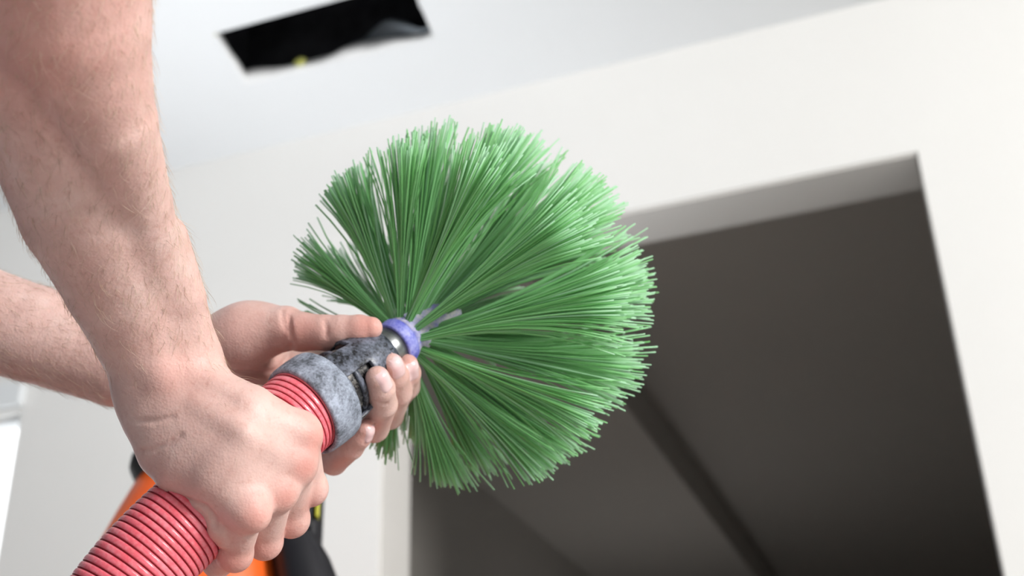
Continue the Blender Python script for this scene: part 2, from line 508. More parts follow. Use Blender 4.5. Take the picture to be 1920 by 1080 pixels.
def right_fingers(V):
    # fingers bend down at the knuckles and wrap under the hose
    V.chain([(558, 812, 748, 12), (579, 912, 772, 10), (566, 905, 797, 9), (527, 862, 818, 8)], 1.6, 13, 17, [(568, 814, 745, 10.8), (583, 918, 770, 10.3)])
    V.chain([(549, 868, 743, 12), (545, 970, 772, 10.3), (530, 958, 798, 9.2), (490, 915, 817, 8)], 1.6, 13, 17, [(558, 873, 740, 11), (547, 976, 770, 10.6)])
    V.chain([(514, 918, 735, 11.6), (496, 1012, 760, 10), (478, 1003, 786, 9), (440, 960, 806, 7.8)], 1.6, 12, 16, [(523, 925, 732, 10.6), (496, 1018, 759, 10.2)])
    V.chain([(461, 953, 717, 11), (441, 1034, 739, 9.6), (408, 1056, 762, 8.6), (372, 1030, 780, 7.2)], 1.6, 12, 16, [(474, 965, 714, 10.4), (441, 1042, 738, 9.6)])
    V.chain([(404, 962, 722, 7), (415, 990, 722, 7.5), (424, 1006, 726, 7)], 2.5)                               # skin fold by the little finger
    # bones and tendons
    V.chain([(304, 702, 728, 8)], 10)
    V.chain([(352, 700, 733, 4), (455, 748, 726, 2.4), (550, 803, 737, 3)], 9)
    V.chain([(375, 760, 725, 4), (460, 814, 711, 2.2), (540, 862, 732, 3)], 9)
    for ln, r, dp in (([(240, 790), (290, 790), (330, 780)], 1.3, .35), ([(254, 848), (290, 843), (318, 830), (345, 812)], 1.25, .45),
               ([(318, 925), (352, 938), (385, 950), (402, 970), (404, 990)], 1.6, 1.1)):
        V.crease(ln, r, dp)
right_arm(RV); right_fingers(RV)

# ---- left arm (farther), palm up under the tool, thumb along the top
lo = np.array([-375, -130, 800.]); hi = np.array([-45, 25, 935.])
LV = Vol(lo, hi, HR)
LA_FORE = [(-420, 500, 862, 41), (-250, 545, 868, 41), (-60, 590, 872, 36), (60, 625, 875, 33), (220, 680, 880, 30), (370, 705, 882, 26)]
def left_arm(V):
    V.chain(LA_FORE, 8)
    V.chain([(360, 695, 882, 25), (440, 690, 884, 24), (540, 690, 900, 15), (628, 690, 912, 11.5)], 9)
    V.chain([(365, 700, 882, 24), (470, 715, 888, 22), (560, 735, 902, 14), (632, 740, 912, 11.5)], 9)
    V.chain([(365, 705, 884, 23), (470, 740, 890, 20), (550, 775, 902, 13), (616, 790, 908, 11)], 9)
    V.chain([(365, 710, 884, 22), (450, 755, 890, 19), (520, 800, 900, 13), (575, 826, 900, 10.5)], 9)
    # thenar
    V.ell(K(452, 628, 866), [np.array([31, 10, -3.]), np.array([-6.5, 20, 0.]), np.array([2.4, .8, 26.])], 8)
    V.chain([(395, 668, 870, 20), (465, 628, 862, 20), (535, 615, 852, 15.0)], 8)
def left_fingers(V):
    # thumb
    V.chain([(530, 618, 852, 14.2), (566, 622, 846, 12.8), (612, 624, 840, 11.6), (640, 622, 837, 10.8), (675, 618, 834, 9.6), (696, 615, 832, 7.4)], 2, 6, 10)
    # fingers curl round to the camera side
    V.chain([(628, 690, 912, 11.5), (742, 748, 902, 9.8), (763, 724, 872, 8.9), (765, 700, 857, 8.5), (764, 684, 848, 7.2)], 1.4, 9, 14)
    V.chain([(632, 740, 912, 11.5), (730, 778, 886, 10), (746, 736, 855, 9.4), (741, 705, 838, 9.0), (735, 684, 828, 7.6)], 1.4, 9, 14)
    V.chain([(616, 790, 908, 11.2), (702, 802, 862, 9.8), (718, 758, 832, 9.4), (714, 728, 818, 9.0), (708, 709, 811, 7.8)], 1.4, 9, 14)
    V.chain([(575, 826, 900, 10.4), (626, 866, 868, 8.9), (658, 838, 846, 8.4), (674, 818, 838, 7.9), (683, 804, 834, 6.8)], 1.4, 9, 14)
    for ln, r, dp in (([(541, 590), (542, 607), (546, 630), (553, 652)], 1.5, 1.1), ([(528, 580), (531, 602), (538, 625)], 1.3, .4),
               ([(545, 645), (542, 668), (525, 690)], 1.8, 1.4), ([(440, 697), (480, 702), (515, 697), (535, 684)], 2.0, 1.8),
               ([(608, 600), (612, 615), (611, 635)], 1.3, .3), ([(700, 752), (712, 757), (730, 757)], 1.3, .4), ([(736, 728), (752, 732)], 1.3, .3)):
        V.crease(ln, r, dp)
left_arm(LV); left_fingers(LV)

# flush: pinker knuckles, finger ends and palm
FL = [(K(598, 830, 738), 12, .45), (K(580, 882, 728), 11, .5), (K(545, 935, 720), 11, .5), (K(480, 975, 704), 12, .45), (K(585, 945, 764), 13, .35), (K(545, 1000, 762), 13, .35),
      (K(494, 1035, 752), 13, .4), (K(438, 1060, 730), 14, .5), (K(330, 690, 725), 16, .25), (K(420, 1000, 722), 12, .3), (K(330, 900, 720), 22, .18),
      (K(40, 40, 575), 55, .38), (K(150, 180, 610), 38, .15), (K(708, 700, 824), 11, .40), (K(733, 680, 834), 11, .38), (K(765, 690, 846), 12, .38), (K(688, 805, 834), 11, .45), (K(640, 855, 850), 22, .30),
      (K(570, 635, 836), 20, .38), (K(690, 612, 828), 12, .45), (K(540, 670, 860), 22, .42), (K(490, 710, 870), 22, .35), (K(715, 765, 842), 12, .25), (K(450, 610, 845), 30, .10)]
def flush_of(V):
    f = np.zeros(len(V))
    for c_, s_, a_ in FL: f = np.maximum(f, 1.45 * a_ * np.exp(-((V - c_) ** 2).sum(1) / (s_ * s_)))
    return f

person = empty('person', cam2world([-530, -380, 520]) * np.array([1, 1, 0]))
tag(person, 'person with bare hairy forearms gripping the red hose with both hands', 'person')

rv, rq = RV.mesh(); lv, lq = LV.mesh()
AV = np.concatenate([rv, lv]); AQ = np.concatenate([rq, lq + len(rv)])

# ---- the rest of the body, out of the picture, at a coarser grain (world mm)
def wm(P): return cam2world(P) * 1000.0
SHR, SHL = wm([-440, 345, 705]), wm([-575, 215, 1035])
ELR, ELL = wm(K(60, -130, 600)), wm(K(-420, 500, 862))
MID = (SHR + SHL) / 2
LEFT = (SHL - SHR); LEFT[2] = 0; LEFT /= np.linalg.norm(LEFT)
FACE = np.cross(LEFT, [0, 0, 1.0])
if FACE[0] < 0: FACE = -FACE
UPW = np.array([0, 0, 1.0])
def body(l, f, z): return MID * np.array([1, 1, 0]) + LEFT * l + FACE * f + UPW * z
SZ = MID[2]
bl = np.minimum(SHR, SHL) - 420; bh = np.maximum(SHR, SHL) + 420
BV = Vol([bl[0], bl[1], min(ELL[2], ELR[2]) - 130], [bh[0] + 120, bh[1], SZ + 420], 5.0)
BV.chain3([wm(K(85, 60, 626)), ELR, SHR], [43.5, 43, 52], 10)
BV.chain3([wm(K(130, 40, 600)), wm(K(115, -130, 578))], [36, 38], 8)
BV.chain3([wm(K(-250, 545, 868)), ELL, SHL], [39.5, 42, 54], 10)
BV.chain3([body(0, -10, SZ - 20), body(0, 15, SZ + 120)], [62, 58], 10)                       # neck
BV.ell(body(0, 35, SZ + 225), [LEFT * 74, FACE * 96, UPW * 112], 14)                             # skull
BV.ell(body(0, 78, SZ + 170), [LEFT * 52, FACE * 48, UPW * 58], 20)                              # jaw
BV.chain3([body(0, 130, SZ + 222), body(0, 150, SZ + 188)], [9, 14], 8)                          # nose
for s_ in (-1, 1):
    BV.ell(body(s_ * 76, 25, SZ + 205), [LEFT * 9, FACE * 20, UPW * 32], 5)                      # ears
    BV.chain3([body(s_ * 32, 124, SZ + 218)], [11], 8, sub=True)                                   # eye sockets
BV.chain3([body(-22, 128, SZ + 152), body(0, 134, SZ + 153), body(22, 128, SZ + 152)], [6, 8, 6], 5)
bv, bq = BV.mesh()

def to_world_mesh(V, Q):
    W = cam2world(V); return W, Q
def fix_winding(W, Q):
    a, b_, c_ = W[Q[:, 0]], W[Q[:, 1]], W[Q[:, 2]]
    m = W.mean(0); vol = np.einsum('ij,ij->i', a - m, np.cross(b_ - m, c_ - m)).sum()
    return Q if vol > 0 else Q[:, ::-1]
RW = cam2world(rv); LW = cam2world(lv); BW = bv / 1000.0
rq = fix_winding(RW, rq); lq = fix_winding(LW, lq); bq = fix_winding(BW, bq)
PV = np.concatenate([RW, LW, BW]); PQ = np.concatenate([rq, lq + len(rv), bq + len(rv) + len(lv)])
bodyo = mesh_obj('body', PV, PQ, M_skin, person)
fa = bodyo.data.attributes.new('flush', 'FLOAT', 'POINT')
fa.data.foreach_set('value', np.concatenate([flush_of(rv), flush_of(lv), np.full(len(bv), .1)]).astype(np.float32))

# ---- fingernails, laid on the finger ends
def nail(vol, tip, base, nrm, wid, name='fingernail'):
    """tip/base: camera mm on the nail's ends; nrm: outward; wid mm"""
    L = base - tip; ln = np.linalg.norm(L); L = L / ln
    nrm = nrm - nrm.dot(L) * L; nrm /= np.linalg.norm(nrm); S = np.cross(L, nrm)
    nu, nv = 11, 13; V = []; Fs = []
    for i in range(nv):
        t = i / (nv - 1)
        for j in range(nu):
            u = 2 * j / (nu - 1) - 1
            hw = wid / 2 * (1 - max(0, (t - .72) / .28) ** 2 * .45 - max(0, (.12 - t) / .12) ** 2 * .25)
            p = tip + L * ln * t + S * u * hw
            q = p + nrm * 7
            for _ in range(24): q = q - nrm * max(-2, min(2, vol.at(q) * .8))
            for _ in range(6): q = q - vol.grad(q) * vol.at(q)
            rim = max(abs(u) ** 6, (2 * t - 1) ** 8)
            V.append(q + nrm * (0.85 - 1.1 * rim))
    for i in range(nv - 1):
        for j in range(nu - 1):
            a = i * nu + j; Fs.append((a, a + 1, a + nu + 1, a + nu))
    return mesh_obj(name, cam2world(np.array(V)), Fs, M_nail, person)
nail(LV, K(718, 699, 803), K(729, 732, 812), np.array([.72, .05, -.69]), 10.5)
nail(LV, K(742, 670, 820), K(755, 708, 828), np.array([.72, .05, -.69]), 11.0)
nail(LV, K(771, 678, 842), K(777, 714, 850), np.array([.85, .0, -.52]), 10.0)
nail(LV, K(693, 797, 830), K(684, 824, 836), np.array([.80, -.25, -.54]), 8.5)

# ---- fine hair on the forearms
def hair_mesh(vol, V, count, spine, zone, lenmm, rad, seed, curl=.35):
    r = np.random.default_rng(seed)
    w = zone(V); w = w / w.sum()
    pick = r.choice(len(V), count, p=w)
    HV_ = []; HF = []; HT = []; SP = [K(*p[:3]) for p in spine]
    for i in pick:
        p = V[i] + r.normal(0, .5, 3); n_ = vol.grad(V[i])
        k = int(np.argmin([np.linalg.norm(V[i] - s_) for s_ in SP[:-1]]))
        ax = SP[k + 1] - SP[k]; ax = ax / np.linalg.norm(ax)
        t = ax - ax.dot(n_) * n_; t /= np.linalg.norm(t) + 1e-9
        sd = np.cross(n_, t)
        ang = r.normal(.35, .45)
        t = t * math.cos(ang) + sd * math.sin(ang)
        L = lenmm * r.uniform(.55, 1.25); lift = r.uniform(.15, .6)
        b_ = len(HV_); ns = 4
        cu = r.normal(0, curl); tn = r.uniform()
        for s_ in range(ns + 1):
            u = s_ / ns
            q = p - n_ * .3 + t * L * u + n_ * L * lift * (u - .55 * u * u) + sd * L * cu * u * u
            rr = rad * (1 - .8 * u)
            for m_ in range(3):
                th = 2.0944 * m_
                HV_.append(q + rr * (sd * math.cos(th) + n_ * math.sin(th))); HT.append(tn)
        for s_ in range(ns):
            for m_ in range(3):
                m2 = (m_ + 1) % 3
                HF.append((b_ + s_ * 3 + m_, b_ + s_ * 3 + m2, b_ + s_ * 3 + 3 + m2, b_ + s_ * 3 + 3 + m_))
    return HV_, HF, HT
def ypix(V): return 540 - V[:, 1] / V[:, 2] * F
def xpix(V): return 960 + V[:, 0] / V[:, 2] * F
def zone_r(V):
    y = ypix(V); x = xpix(V)
    w = np.clip((735 - y) / 120, 0, 1) * 1.0
    w += .10 * ((y > 735) & (y < 930) & (x > 370) & (x < 470))
    return w * (V[:, 2] < 752) + 1e-9
def zone_l(V):
    x = xpix(V); return np.clip((330 - x) / 150, 0, 1) * (V[:, 2] < 884) + 1e-9
h1, f1, t1 = hair_mesh(RV, rv, 5200, RA_FORE, zone_r, 10.0, .10, 3)
h2, f2, t2 = hair_mesh(LV, lv, 1300, LA_FORE, zone_l, 9.0, .10, 4)
ho = mesh_obj('arm_hair', cam2world(np.array(h1)), np.array(f1), M_hair, person); ho.data.attributes.new('tone', 'FLOAT', 'POINT').data.foreach_set('value', np.array(t1, dtype=np.float32)); tag(ho, 'fine blond hair on the forearm', kind='stuff')
ho = mesh_obj('arm_hair', cam2world(np.array(h2)), np.array(f2), M_hair, person); ho.data.attributes.new('tone', 'FLOAT', 'POINT').data.foreach_set('value', np.array(t2, dtype=np.float32)); tag(ho, 'fine blond hair on the forearm', kind='stuff')

# ---- clothes and head hair, out of the picture
M_shirt, nt, b = new_mat('shirt_cotton', (0.16, 0.19, 0.24), 0.9, 0.2)
bump(nt, b, noise(nt, 400, 3, vec=coords(nt)).outputs[0], 0.3, 0.001)
M_trs, nt, b = new_mat('work_trousers', (0.05, 0.055, 0.065), 0.9, 0.2)
bump(nt, b, noise(nt, 300, 3, vec=coords(nt)).outputs[0], 0.3, 0.001)
M_shoe, nt, b = new_mat('shoe_leather', (0.03, 0.025, 0.02), 0.5, 0.4)
bump(nt, b, noise(nt, 120, 3, vec=coords(nt)).outputs[0], 0.2, 0.001)
M_hhair, nt, b = new_mat('head_hair', (0.10, 0.06, 0.035), 0.6, 0.3)
bump(nt, b, noise(nt, 250, 3, vec=coords(nt)).outputs[0], 0.6, 0.004)
SV = Vol([bl[0] + 40, bl[1] + 40, 820], [bh[0], bh[1], SZ + 130], 6.0)
SV.chain3([body(-150, 0, SZ - 8), body(150, 0, SZ - 8)], [66, 66], 30)
SV.ell(body(0, 0, SZ - 130), [LEFT * 185, FACE * 118, UPW * 190], 60)
SV.ell(body(0, 0, SZ - 330), [LEFT * 165, FACE * 112, UPW * 260], 60)
SV.chain3([SHR, SHR + (ELR - SHR) * .55], [64, 58], 25)
SV.chain3([SHL, SHL + (ELL - SHL) * .55], [64, 58], 25)
SV.chain3([body(0, 10, SZ + 60), body(0, 10, SZ + 140)], [64, 64], 6, sub=True)
v_, q_ = SV.mesh(); mesh_obj('shirt', v_ / 1000, fix_winding(v_, q_), M_shirt, person)
TV = Vol([bl[0] + 100, bl[1] + 100, 40], [bh[0] - 40, bh[1] - 100, 980], 7.0)
TV.ell(body(0, 0, 880), [LEFT * 172, FACE * 118, UPW * 110], 40)
for s_ in (-1, 1): TV.chain3([body(s_ * 85, 0, 860), body(s_ * 100, 15, 480), body(s_ * 110, -10, 70)], [92, 68, 58], 25)
v_, q_ = TV.mesh(); mesh_obj('trousers', v_ / 1000, fix_winding(v_, q_), M_trs, person)
for s_ in (-1, 1):
    QV = Vol(body(s_ * 115, 40, 0) - [190, 190, 0], body(s_ * 115, 40, 0) + [190, 190, 130], 6.0)
    QV.chain3([body(s_ * 112, -45, 46), body(s_ * 118, 60, 42), body(s_ * 122, 135, 36)], [44, 42, 36], 10)
    QV.D[:, :, 0] = 5
    v_, q_ = QV.mesh(); mesh_obj('shoe', v_ / 1000, fix_winding(v_, q_), M_shoe, person)
HVv = Vol(body(0, 20, SZ + 240) - [150, 150, 130], body(0, 20, SZ + 240) + [150, 150, 140], 5.0)
HVv.ell(body(0, 26, SZ + 238), [LEFT * 81, FACE * 98, UPW * 114], 10)
HVv.chain3([body(0, 150, SZ + 170)], [96], 12, sub=True)
v_, q_ = HVv.mesh(); mesh_obj('hair', v_ / 1000, fix_winding(v_, q_), M_hhair, person)

# ------------------------------------------------------------------ red ribbed hose
M_hose, nt, b = new_mat('red_hose_rubber', (0.62, 0.06, 0.075), 0.30, 0.6)
c = coords(nt)
n1 = noise(nt, 55, 5, 0.65, c); n2 = noise(nt, 420, 3, 0.6, c)
r1 = ramp(nt, n1.outputs[0], [(0.30, (0.72, 0.055, 0.085)), (0.55, (0.80, 0.115, 0.165)), (0.75, (0.83, 0.27, 0.32))])
du = ramp(nt, n2.outputs[0], [(0.40, (0.06, 0.06, 0.06)), (0.85, (0.45, 0.45, 0.45))])
nt.links.new(mixc(nt, du.outputs[0], r1.outputs[0], (0.80, 0.46, 0.48)), b.inputs['Base Color'])
bump(nt, b, n2.outputs[0], 0.25, 0.0008)
M_groove, nt, b = new_mat('hose_groove', (0.17, 0.008, 0.015), 0.7, 0.2)
n1 = noise(nt, 120, 3, vec=coords(nt)); nt.links.new(ramp(nt, n1.outputs[0], [(0.3, (0.26, 0.015, 0.025)), (0.7, (0.40, 0.04, 0.055))]).outputs[0], b.inputs['Base Color'])

def catmull(P, n):
    P = [np.asarray(p, float) for p in P]; P = [2 * P[0] - P[1]] + P + [2 * P[-1] - P[-2]]
    out = []
    for i in range(1, len(P) - 2):
        p0, p1, p2, p3 = P[i - 1:i + 3]
        for k in range(n):
            t = k / n
            out.append(.5 * (2 * p1 + (p2 - p0) * t + (2 * p0 - 5 * p1 + 4 * p2 - p3) * t * t + (3 * p1 - p0 - 3 * p2 + p3) * t ** 3))
    out.append(P[-2]); return np.array(out)
TA = K(566, 773, 800)                                   # mouth of the grey collar
ANG, TILT = math.radians(37), math.radians(41)
TAX = np.array([math.cos(TILT) * math.cos(ANG), math.cos(TILT) * math.sin(ANG), math.sin(TILT)])
hp = [cam2world(p) for p in (TA + TAX * 12, TA - TAX * 8, K(437, 895, 759), K(303, 1021, 730), K(205, 1138, 710), K(60, 1360, 680))]
e = hp[-1]
hp += [e + [-.06, -.06, -.25], np.array([e[0] - .05, e[1] + .02, .22]), np.array([e[0] + .10, e[1] + .25, .035]), np.array([-0.42, 0.86, .034]), np.array([-.46, .98, .07]), np.array([-.465, 1.08, .16]), np.array([-.465, 1.195, .19])]
pl = catmull(hp, 40)
seg = np.linalg.norm(np.diff(pl, axis=0), axis=1); arc = np.concatenate([[0], np.cumsum(seg)])
HRAD = .0275; PITCH = .0042
prof = [(0.0, HRAD - .0012), (.13, HRAD - .0012), (.19, HRAD - .0001), (.45, HRAD + .0002), (.80, HRAD + .0002), (.96, HRAD - .0001)]
VV = []; FF = []; FM = []
NS = 56
def hose_rows():
    rows = []; s0 = 0.0; fine = .55
    while s0 < arc[-1] - PITCH:
        for (u, r) in prof: rows.append((s0 + u * PITCH, r, u < .01 or u > .9))
        s0 += PITCH
    return rows
rows = hose_rows()
pn = None
e1 = None
for (s_, r, g_) in rows:
    p = np.array([np.interp(s_, arc, pl[:, i]) for i in range(3)])
    t = np.array([np.interp(s_ + .004, arc, pl[:, i]) for i in range(3)]) - np.array([np.interp(max(0, s_ - .004), arc, pl[:, i]) for i in range(3)])
    t /= np.linalg.norm(t) + 1e-12
    if e1 is None: e1 = np.cross(t, [0, 0, 1.0])
    e1 = e1 - e1.dot(t) * t; e1 /= np.linalg.norm(e1); e2 = np.cross(t, e1)
    th = np.arange(NS) * 2 * math.pi / NS
    VV.append(p + r * (np.cos(th)[:, None] * e1 + np.sin(th)[:, None] * e2))
VV = np.concatenate(VV); NR = len(rows)
J = np.arange(NS); J2 = (J + 1) % NS
FF = np.concatenate([np.stack([i * NS + J, (i + 1) * NS + J, (i + 1) * NS + J2, i * NS + J2], 1) for i in range(NR - 1)])
FM = np.repeat([1 if rows[i][2] or rows[i + 1][2] and not rows[i + 1][2] else 0 for i in range(NR - 1)], NS)
hose = empty('suction_hose', cam2world(K(303, 1021, 742)))
tag(hose, 'red ribbed hose held in both hands with a dusty grey coupling', 'hose')
mesh_obj('hose_wall', VV, fix_winding(VV, FF), None, hose, mats=[M_hose, M_groove], fmat=FM)

# coupling at the end of the hose
def dusty(name, dark, dust, lo_, hi_, sc=70, rough=.7):
    m, nt, b = new_mat(name, dark, rough, 0.4); c = coords(nt)
    n1 = noise(nt, sc, 6, 0.7, c); n2 = noise(nt, sc * 9, 3, 0.6, c)
    mx = nt.nodes.new('ShaderNodeMath'); mx.operation = 'MULTIPLY_ADD'; mx.inputs[1].default_value = .45
    nt.links.new(n2.outputs[0], mx.inputs[0]); nt.links.new(n1.outputs[0], mx.inputs[2])
    r = ramp(nt, mx.outputs[0], [(lo_, dark), (hi_, dust)]); nt.links.new(r.outputs[0], b.inputs['Base Color'])
    bump(nt, b, mx.outputs[0], 0.4, 0.0012); return m
M_cuff = dusty('dusty_grey_rubber', (0.07, 0.08, 0.10), (0.42, 0.47, 0.58), .56, .92)
M_blk = dusty('worn_black_plastic', (0.008, 0.008, 0.011), (0.27, 0.30, 0.39), .62, .98, 60, .3)
M_slot = dusty('grimy_inner_plastic', (0.012, 0.012, 0.014), (0.36, 0.34, 0.32), .74, .98, 40, .25)
M_steel, nt, b = new_mat('dull_steel', (0.30, 0.31, 0.31), 0.35, 0.5, 0.9)
n1 = noise(nt, 90, 4, vec=coords(nt)); nt.links.new(ramp(nt, n1.outputs[0], [(0.3, (0.16, 0.17, 0.17)), (0.7, (0.40, 0.41, 0.42))]).outputs[0], b.inputs['Base Color'])
M_blue = dusty('blue_paint', (0.10, 0.11, 0.52), (0.42, 0.44, 0.78), .62, .98, 55, .45)
M_hub = dusty('worn_blue_wood', (0.20, 0.21, 0.52), (0.60, 0.58, 0.62), .58, .86, 50, .7)

O = cam2world(TA); A = dir2world(TAX); A /= np.linalg.norm(A)
mmr = lambda rows: [(t * .001, r * .001) for t, r in rows]
V, Fs = lathe(O, A, mmr([(3, 27.5), (0, 28.2), (-.6, 29.6), (.4, 30.8), (2, 31.2), (11, 31.6), (19, 31.4), (21.5, 30.8), (23, 29.4), (23, 26)]), 72)
mesh_obj('collar', V, Fs, M_cuff, hose)
n_ = 72
WOFF = 12
def win(i, j):
    a_ = (j + WOFF) % 24
    return i in (1, 2, 3, 4) and a_ < 15 
V, Fs = lathe(O, A, mmr([(20, 28.3), (25, 27.6), (30, 26.9), (36, 26.0), (42, 25.0), (48, 24.2), (53, 23.8), (62, 22.5), (70, 21.2), (73, 19.6)]), n_, win)
shell_o = o = mesh_obj('bayonet_shell', V, Fs, M_blk, hose)
s = o.modifiers.new('solid', 'SOLIDIFY'); s.thickness = .0028; s.offset = -1
s = o.modifiers.new('bev', 'BEVEL'); s.width = .0006; s.segments = 2
# locking ridge and sleeve seen through the windows
V, Fs = lathe(O, A, mmr([(18, 22.5), (30, 22), (44, 20.5), (60, 18.5), (74, 17.0), (74, 5)]), 64)
mesh_obj('inner_sleeve', V, Fs, M_slot, shell_o)
V, Fs = lathe(O, A, mmr([(33, 20), (33.5, 23.6), (36.5, 23.4), (37, 20)]), 64); mesh_obj('locking_ridge', V, Fs, M_blk, shell_o)

# ------------------------------------------------------------------ rotary brush
brush = empty('rotary_brush', cam2world(TA + TAX * 96))
tag(brush, 'round brush of stiff green bristles on the end of the red hose', 'brush')
V, Fs = lathe(O, A, mmr([(60, 4), (60, 12), (68, 13.5), (80, 14.2), (86, 14.6), (87, 4)]), 64); neck = mesh_obj('neck', V, Fs, M_steel, brush)
V, Fs = lathe(O, A, mmr([(85, 13), (85, 15.8), (86, 16.4), (93, 16.6), (94.4, 16.0), (94.6, 13)]), 64); mesh_obj('ring', V, Fs, M_blue, brush)
a_, e1, e2 = frame_from(A)
tocam = dir2world([-.75, .35, -.55]); q = tocam - tocam.dot(a_) * a_; q /= np.linalg.norm(q)
V, Fs = lathe(O + A * .074 + q * .0135, q, mmr([(0, 3.2), (1.6, 3.2), (2.3, 2.6), (2.5, 0.01)]), 24); mesh_obj('screw', V, Fs, M_steel, neck)
# the brush head bends a little further away from the camera than the coupling
ANB, TIB = math.radians(30), math.radians(46)
BAX = np.array([math.cos(TIB) * math.cos(ANB), math.cos(TIB) * math.sin(ANB), math.sin(TIB)])
BO = TA + TAX * 94
BW_ = cam2world(BO); BA = dir2world(BAX); BA /= np.linalg.norm(BA)
V, Fs = lathe(BW_, BA, mmr([(-2, 10), (-1, 15), (2, 15.4), (8, 14.2), (14, 14.6), (22, 13.0), (30, 13.4), (40, 11.8), (50, 11.0), (55, 8), (56, .01)]), 48)
hub = mesh_obj('hub', V, Fs, M_hub, brush)

M_bris, nt, b = new_mat('green_bristle', (0.10, 0.36, 0.12), 0.38, 0.45)
at = nt.nodes.new('ShaderNodeAttribute'); at.attribute_name = 'tone'
r = ramp(nt, at.outputs['Fac'], [(0.0, (0.10, 0.33, 0.07)), (0.45, (0.235, 0.61, 0.21)), (0.8, (0.33, 0.71, 0.33)), (1.0, (0.52, 0.84, 0.58))])
n1 = noise(nt, 300, 2, vec=coords(nt))
nt.links.new(r.outputs[0], b.inputs['Base Color'])
tr = nt.nodes.new('ShaderNodeBsdfTranslucent'); nt.links.new(r.outputs[0], tr.inputs[0])
ms = nt.nodes.new('ShaderNodeMixShader'); ms.inputs[0].default_value = .3
nt.links.new(b.outputs[0], ms.inputs[1]); nt.links.new(tr.outputs[0], ms.inputs[2])
nt.links.new(ms.outputs[0], nt.nodes['Material Output'].inputs[0])
bump(nt, b, n1.outputs[0], .08, .0003)
_, P1, P2v = frame_from(BAX, (0, 0, 1.0))
# P1/P2v: perpendiculars in the camera frame
q1 = np.array([-math.sin(ANB), math.cos(ANB), 0]); q2 = np.cross(BAX, q1)
if q2[2] < 0: q2 = -q2
TIPC = BO + BAX * 62; TIPR = 128.0
TIPC = K(880, 567, 800 + .66 * 94 + 44)
def to_sphere(p, d):
    m = p - TIPC; b_ = m @ d; c_ = m @ m - TIPR * TIPR
    return -b_ + math.sqrt(max(0, b_ * b_ - c_))
def tuft(t_ax, psi, phi, nb, seed, spread=.105):
    r = np.random.default_rng(seed)
    rad = np.interp(t_ax, [0, 8, 30, 50], [15, 14, 13, 10]) - 1.5
    per = q1 * math.cos(psi) + q2 * math.sin(psi)
    tang = -q1 * math.sin(psi) + q2 * math.cos(psi)
    root = BO + BAX * t_ax + per * rad
    d = per * math.cos(phi) + BAX * math.sin(phi)
    bin_ = np.cross(d, tang)
    Lm = to_sphere(root, d)
    V = []; Fs = []; T = []
    ns = 6
    bend = r.normal(0, .05); 
    for k in range(nb):
        u1, u2 = r.normal(0, 1, 2)
        u1 = np.clip(u1, -2.1, 2.1); u2 = np.clip(u2, -2.1, 2.1)
        dd = d + tang * u1 * spread + bin_ * u2 * spread * .62
        dd /= np.linalg.norm(dd)
        L = to_sphere(root, dd) * (1 + r.normal(0, .022)) + r.normal(0, 1.2)
        ro = root + tang * u1 * .95 + bin_ * u2 * .9 + r.normal(0, .3, 3)
        d0 = d + tang * u1 * spread * .12 + bin_ * u2 * spread * .12
        d0 /= np.linalg.norm(d0)
        tip = ro + dd * L + np.array([0, -1.0, .0]) * 3.0
        ctl = ro + d0 * L * .52 + tang * bend * L * .4
        jit = r.normal(0, 1.0, 3)
        tone = np.clip(r.normal(.62, .2), 0, 1)
        b0 = len(V); rr = r.uniform(.46, .64)
        s1 = np.cross(dd, [0, 0, 1.0]); s1 /= np.linalg.norm(s1); s2 = np.cross(dd, s1)
        for s_ in range(ns + 1):
            u = s_ / ns
            p = ro * (1 - u) ** 2 + ctl * 2 * u * (1 - u) + tip * u * u + jit * u * (1 - u) * 2
            rk = rr * (.62 + .38 * min(1, u * 3))
            for m_ in range(4):
                th = 1.5708 * m_ + tone * 6
                V.append(p + rk * (s1 * math.cos(th) + s2 * math.sin(th)))
                T.append(np.clip(tone + (.35 if s_ == ns else 0), 0, 1))
        for s_ in range(ns):
            for m_ in range(4):
                m2 = (m_ + 1) % 4
                Fs.append((b0 + s_ * 4 + m2, b0 + s_ * 4 + m_, b0 + s_ * 4 + 4 + m_, b0 + s_ * 4 + 4 + m2))
        e_ = b0 + ns * 4; Fs.append((e_ + 3, e_ + 2, e_ + 1, e_))
    Fq = np.array(Fs)
    o = mesh_obj('bristle_tuft', cam2world(np.array(V)), Fq, M_bris, hub)
    a = o.data.attributes.new('tone', 'FLOAT', 'POINT'); a.data.foreach_set('value', np.array(T, dtype=np.float32))
    return o
sd = 100
RINGS = [(4, 12, 17, 0.15), (14, 11, 31, .6), (25, 9, 46, .1), (36, 7, 61, .4), (47, 4, 76, .1)]
for (t_ax, cnt, ph, off) in RINGS:
    for k in range(cnt):
        psi = 2 * math.pi * (k + off) / cnt + random.uniform(-.06, .06)
        ph_ = ph + (14 if math.sin(psi) < 0 else (13 if t_ax < 20 else 8)) * -math.sin(psi) * math.cos(math.radians(ph))
        tuft(t_ax, psi, math.radians(ph_ + random.uniform(-3, 3)), 72, sd); sd += 1

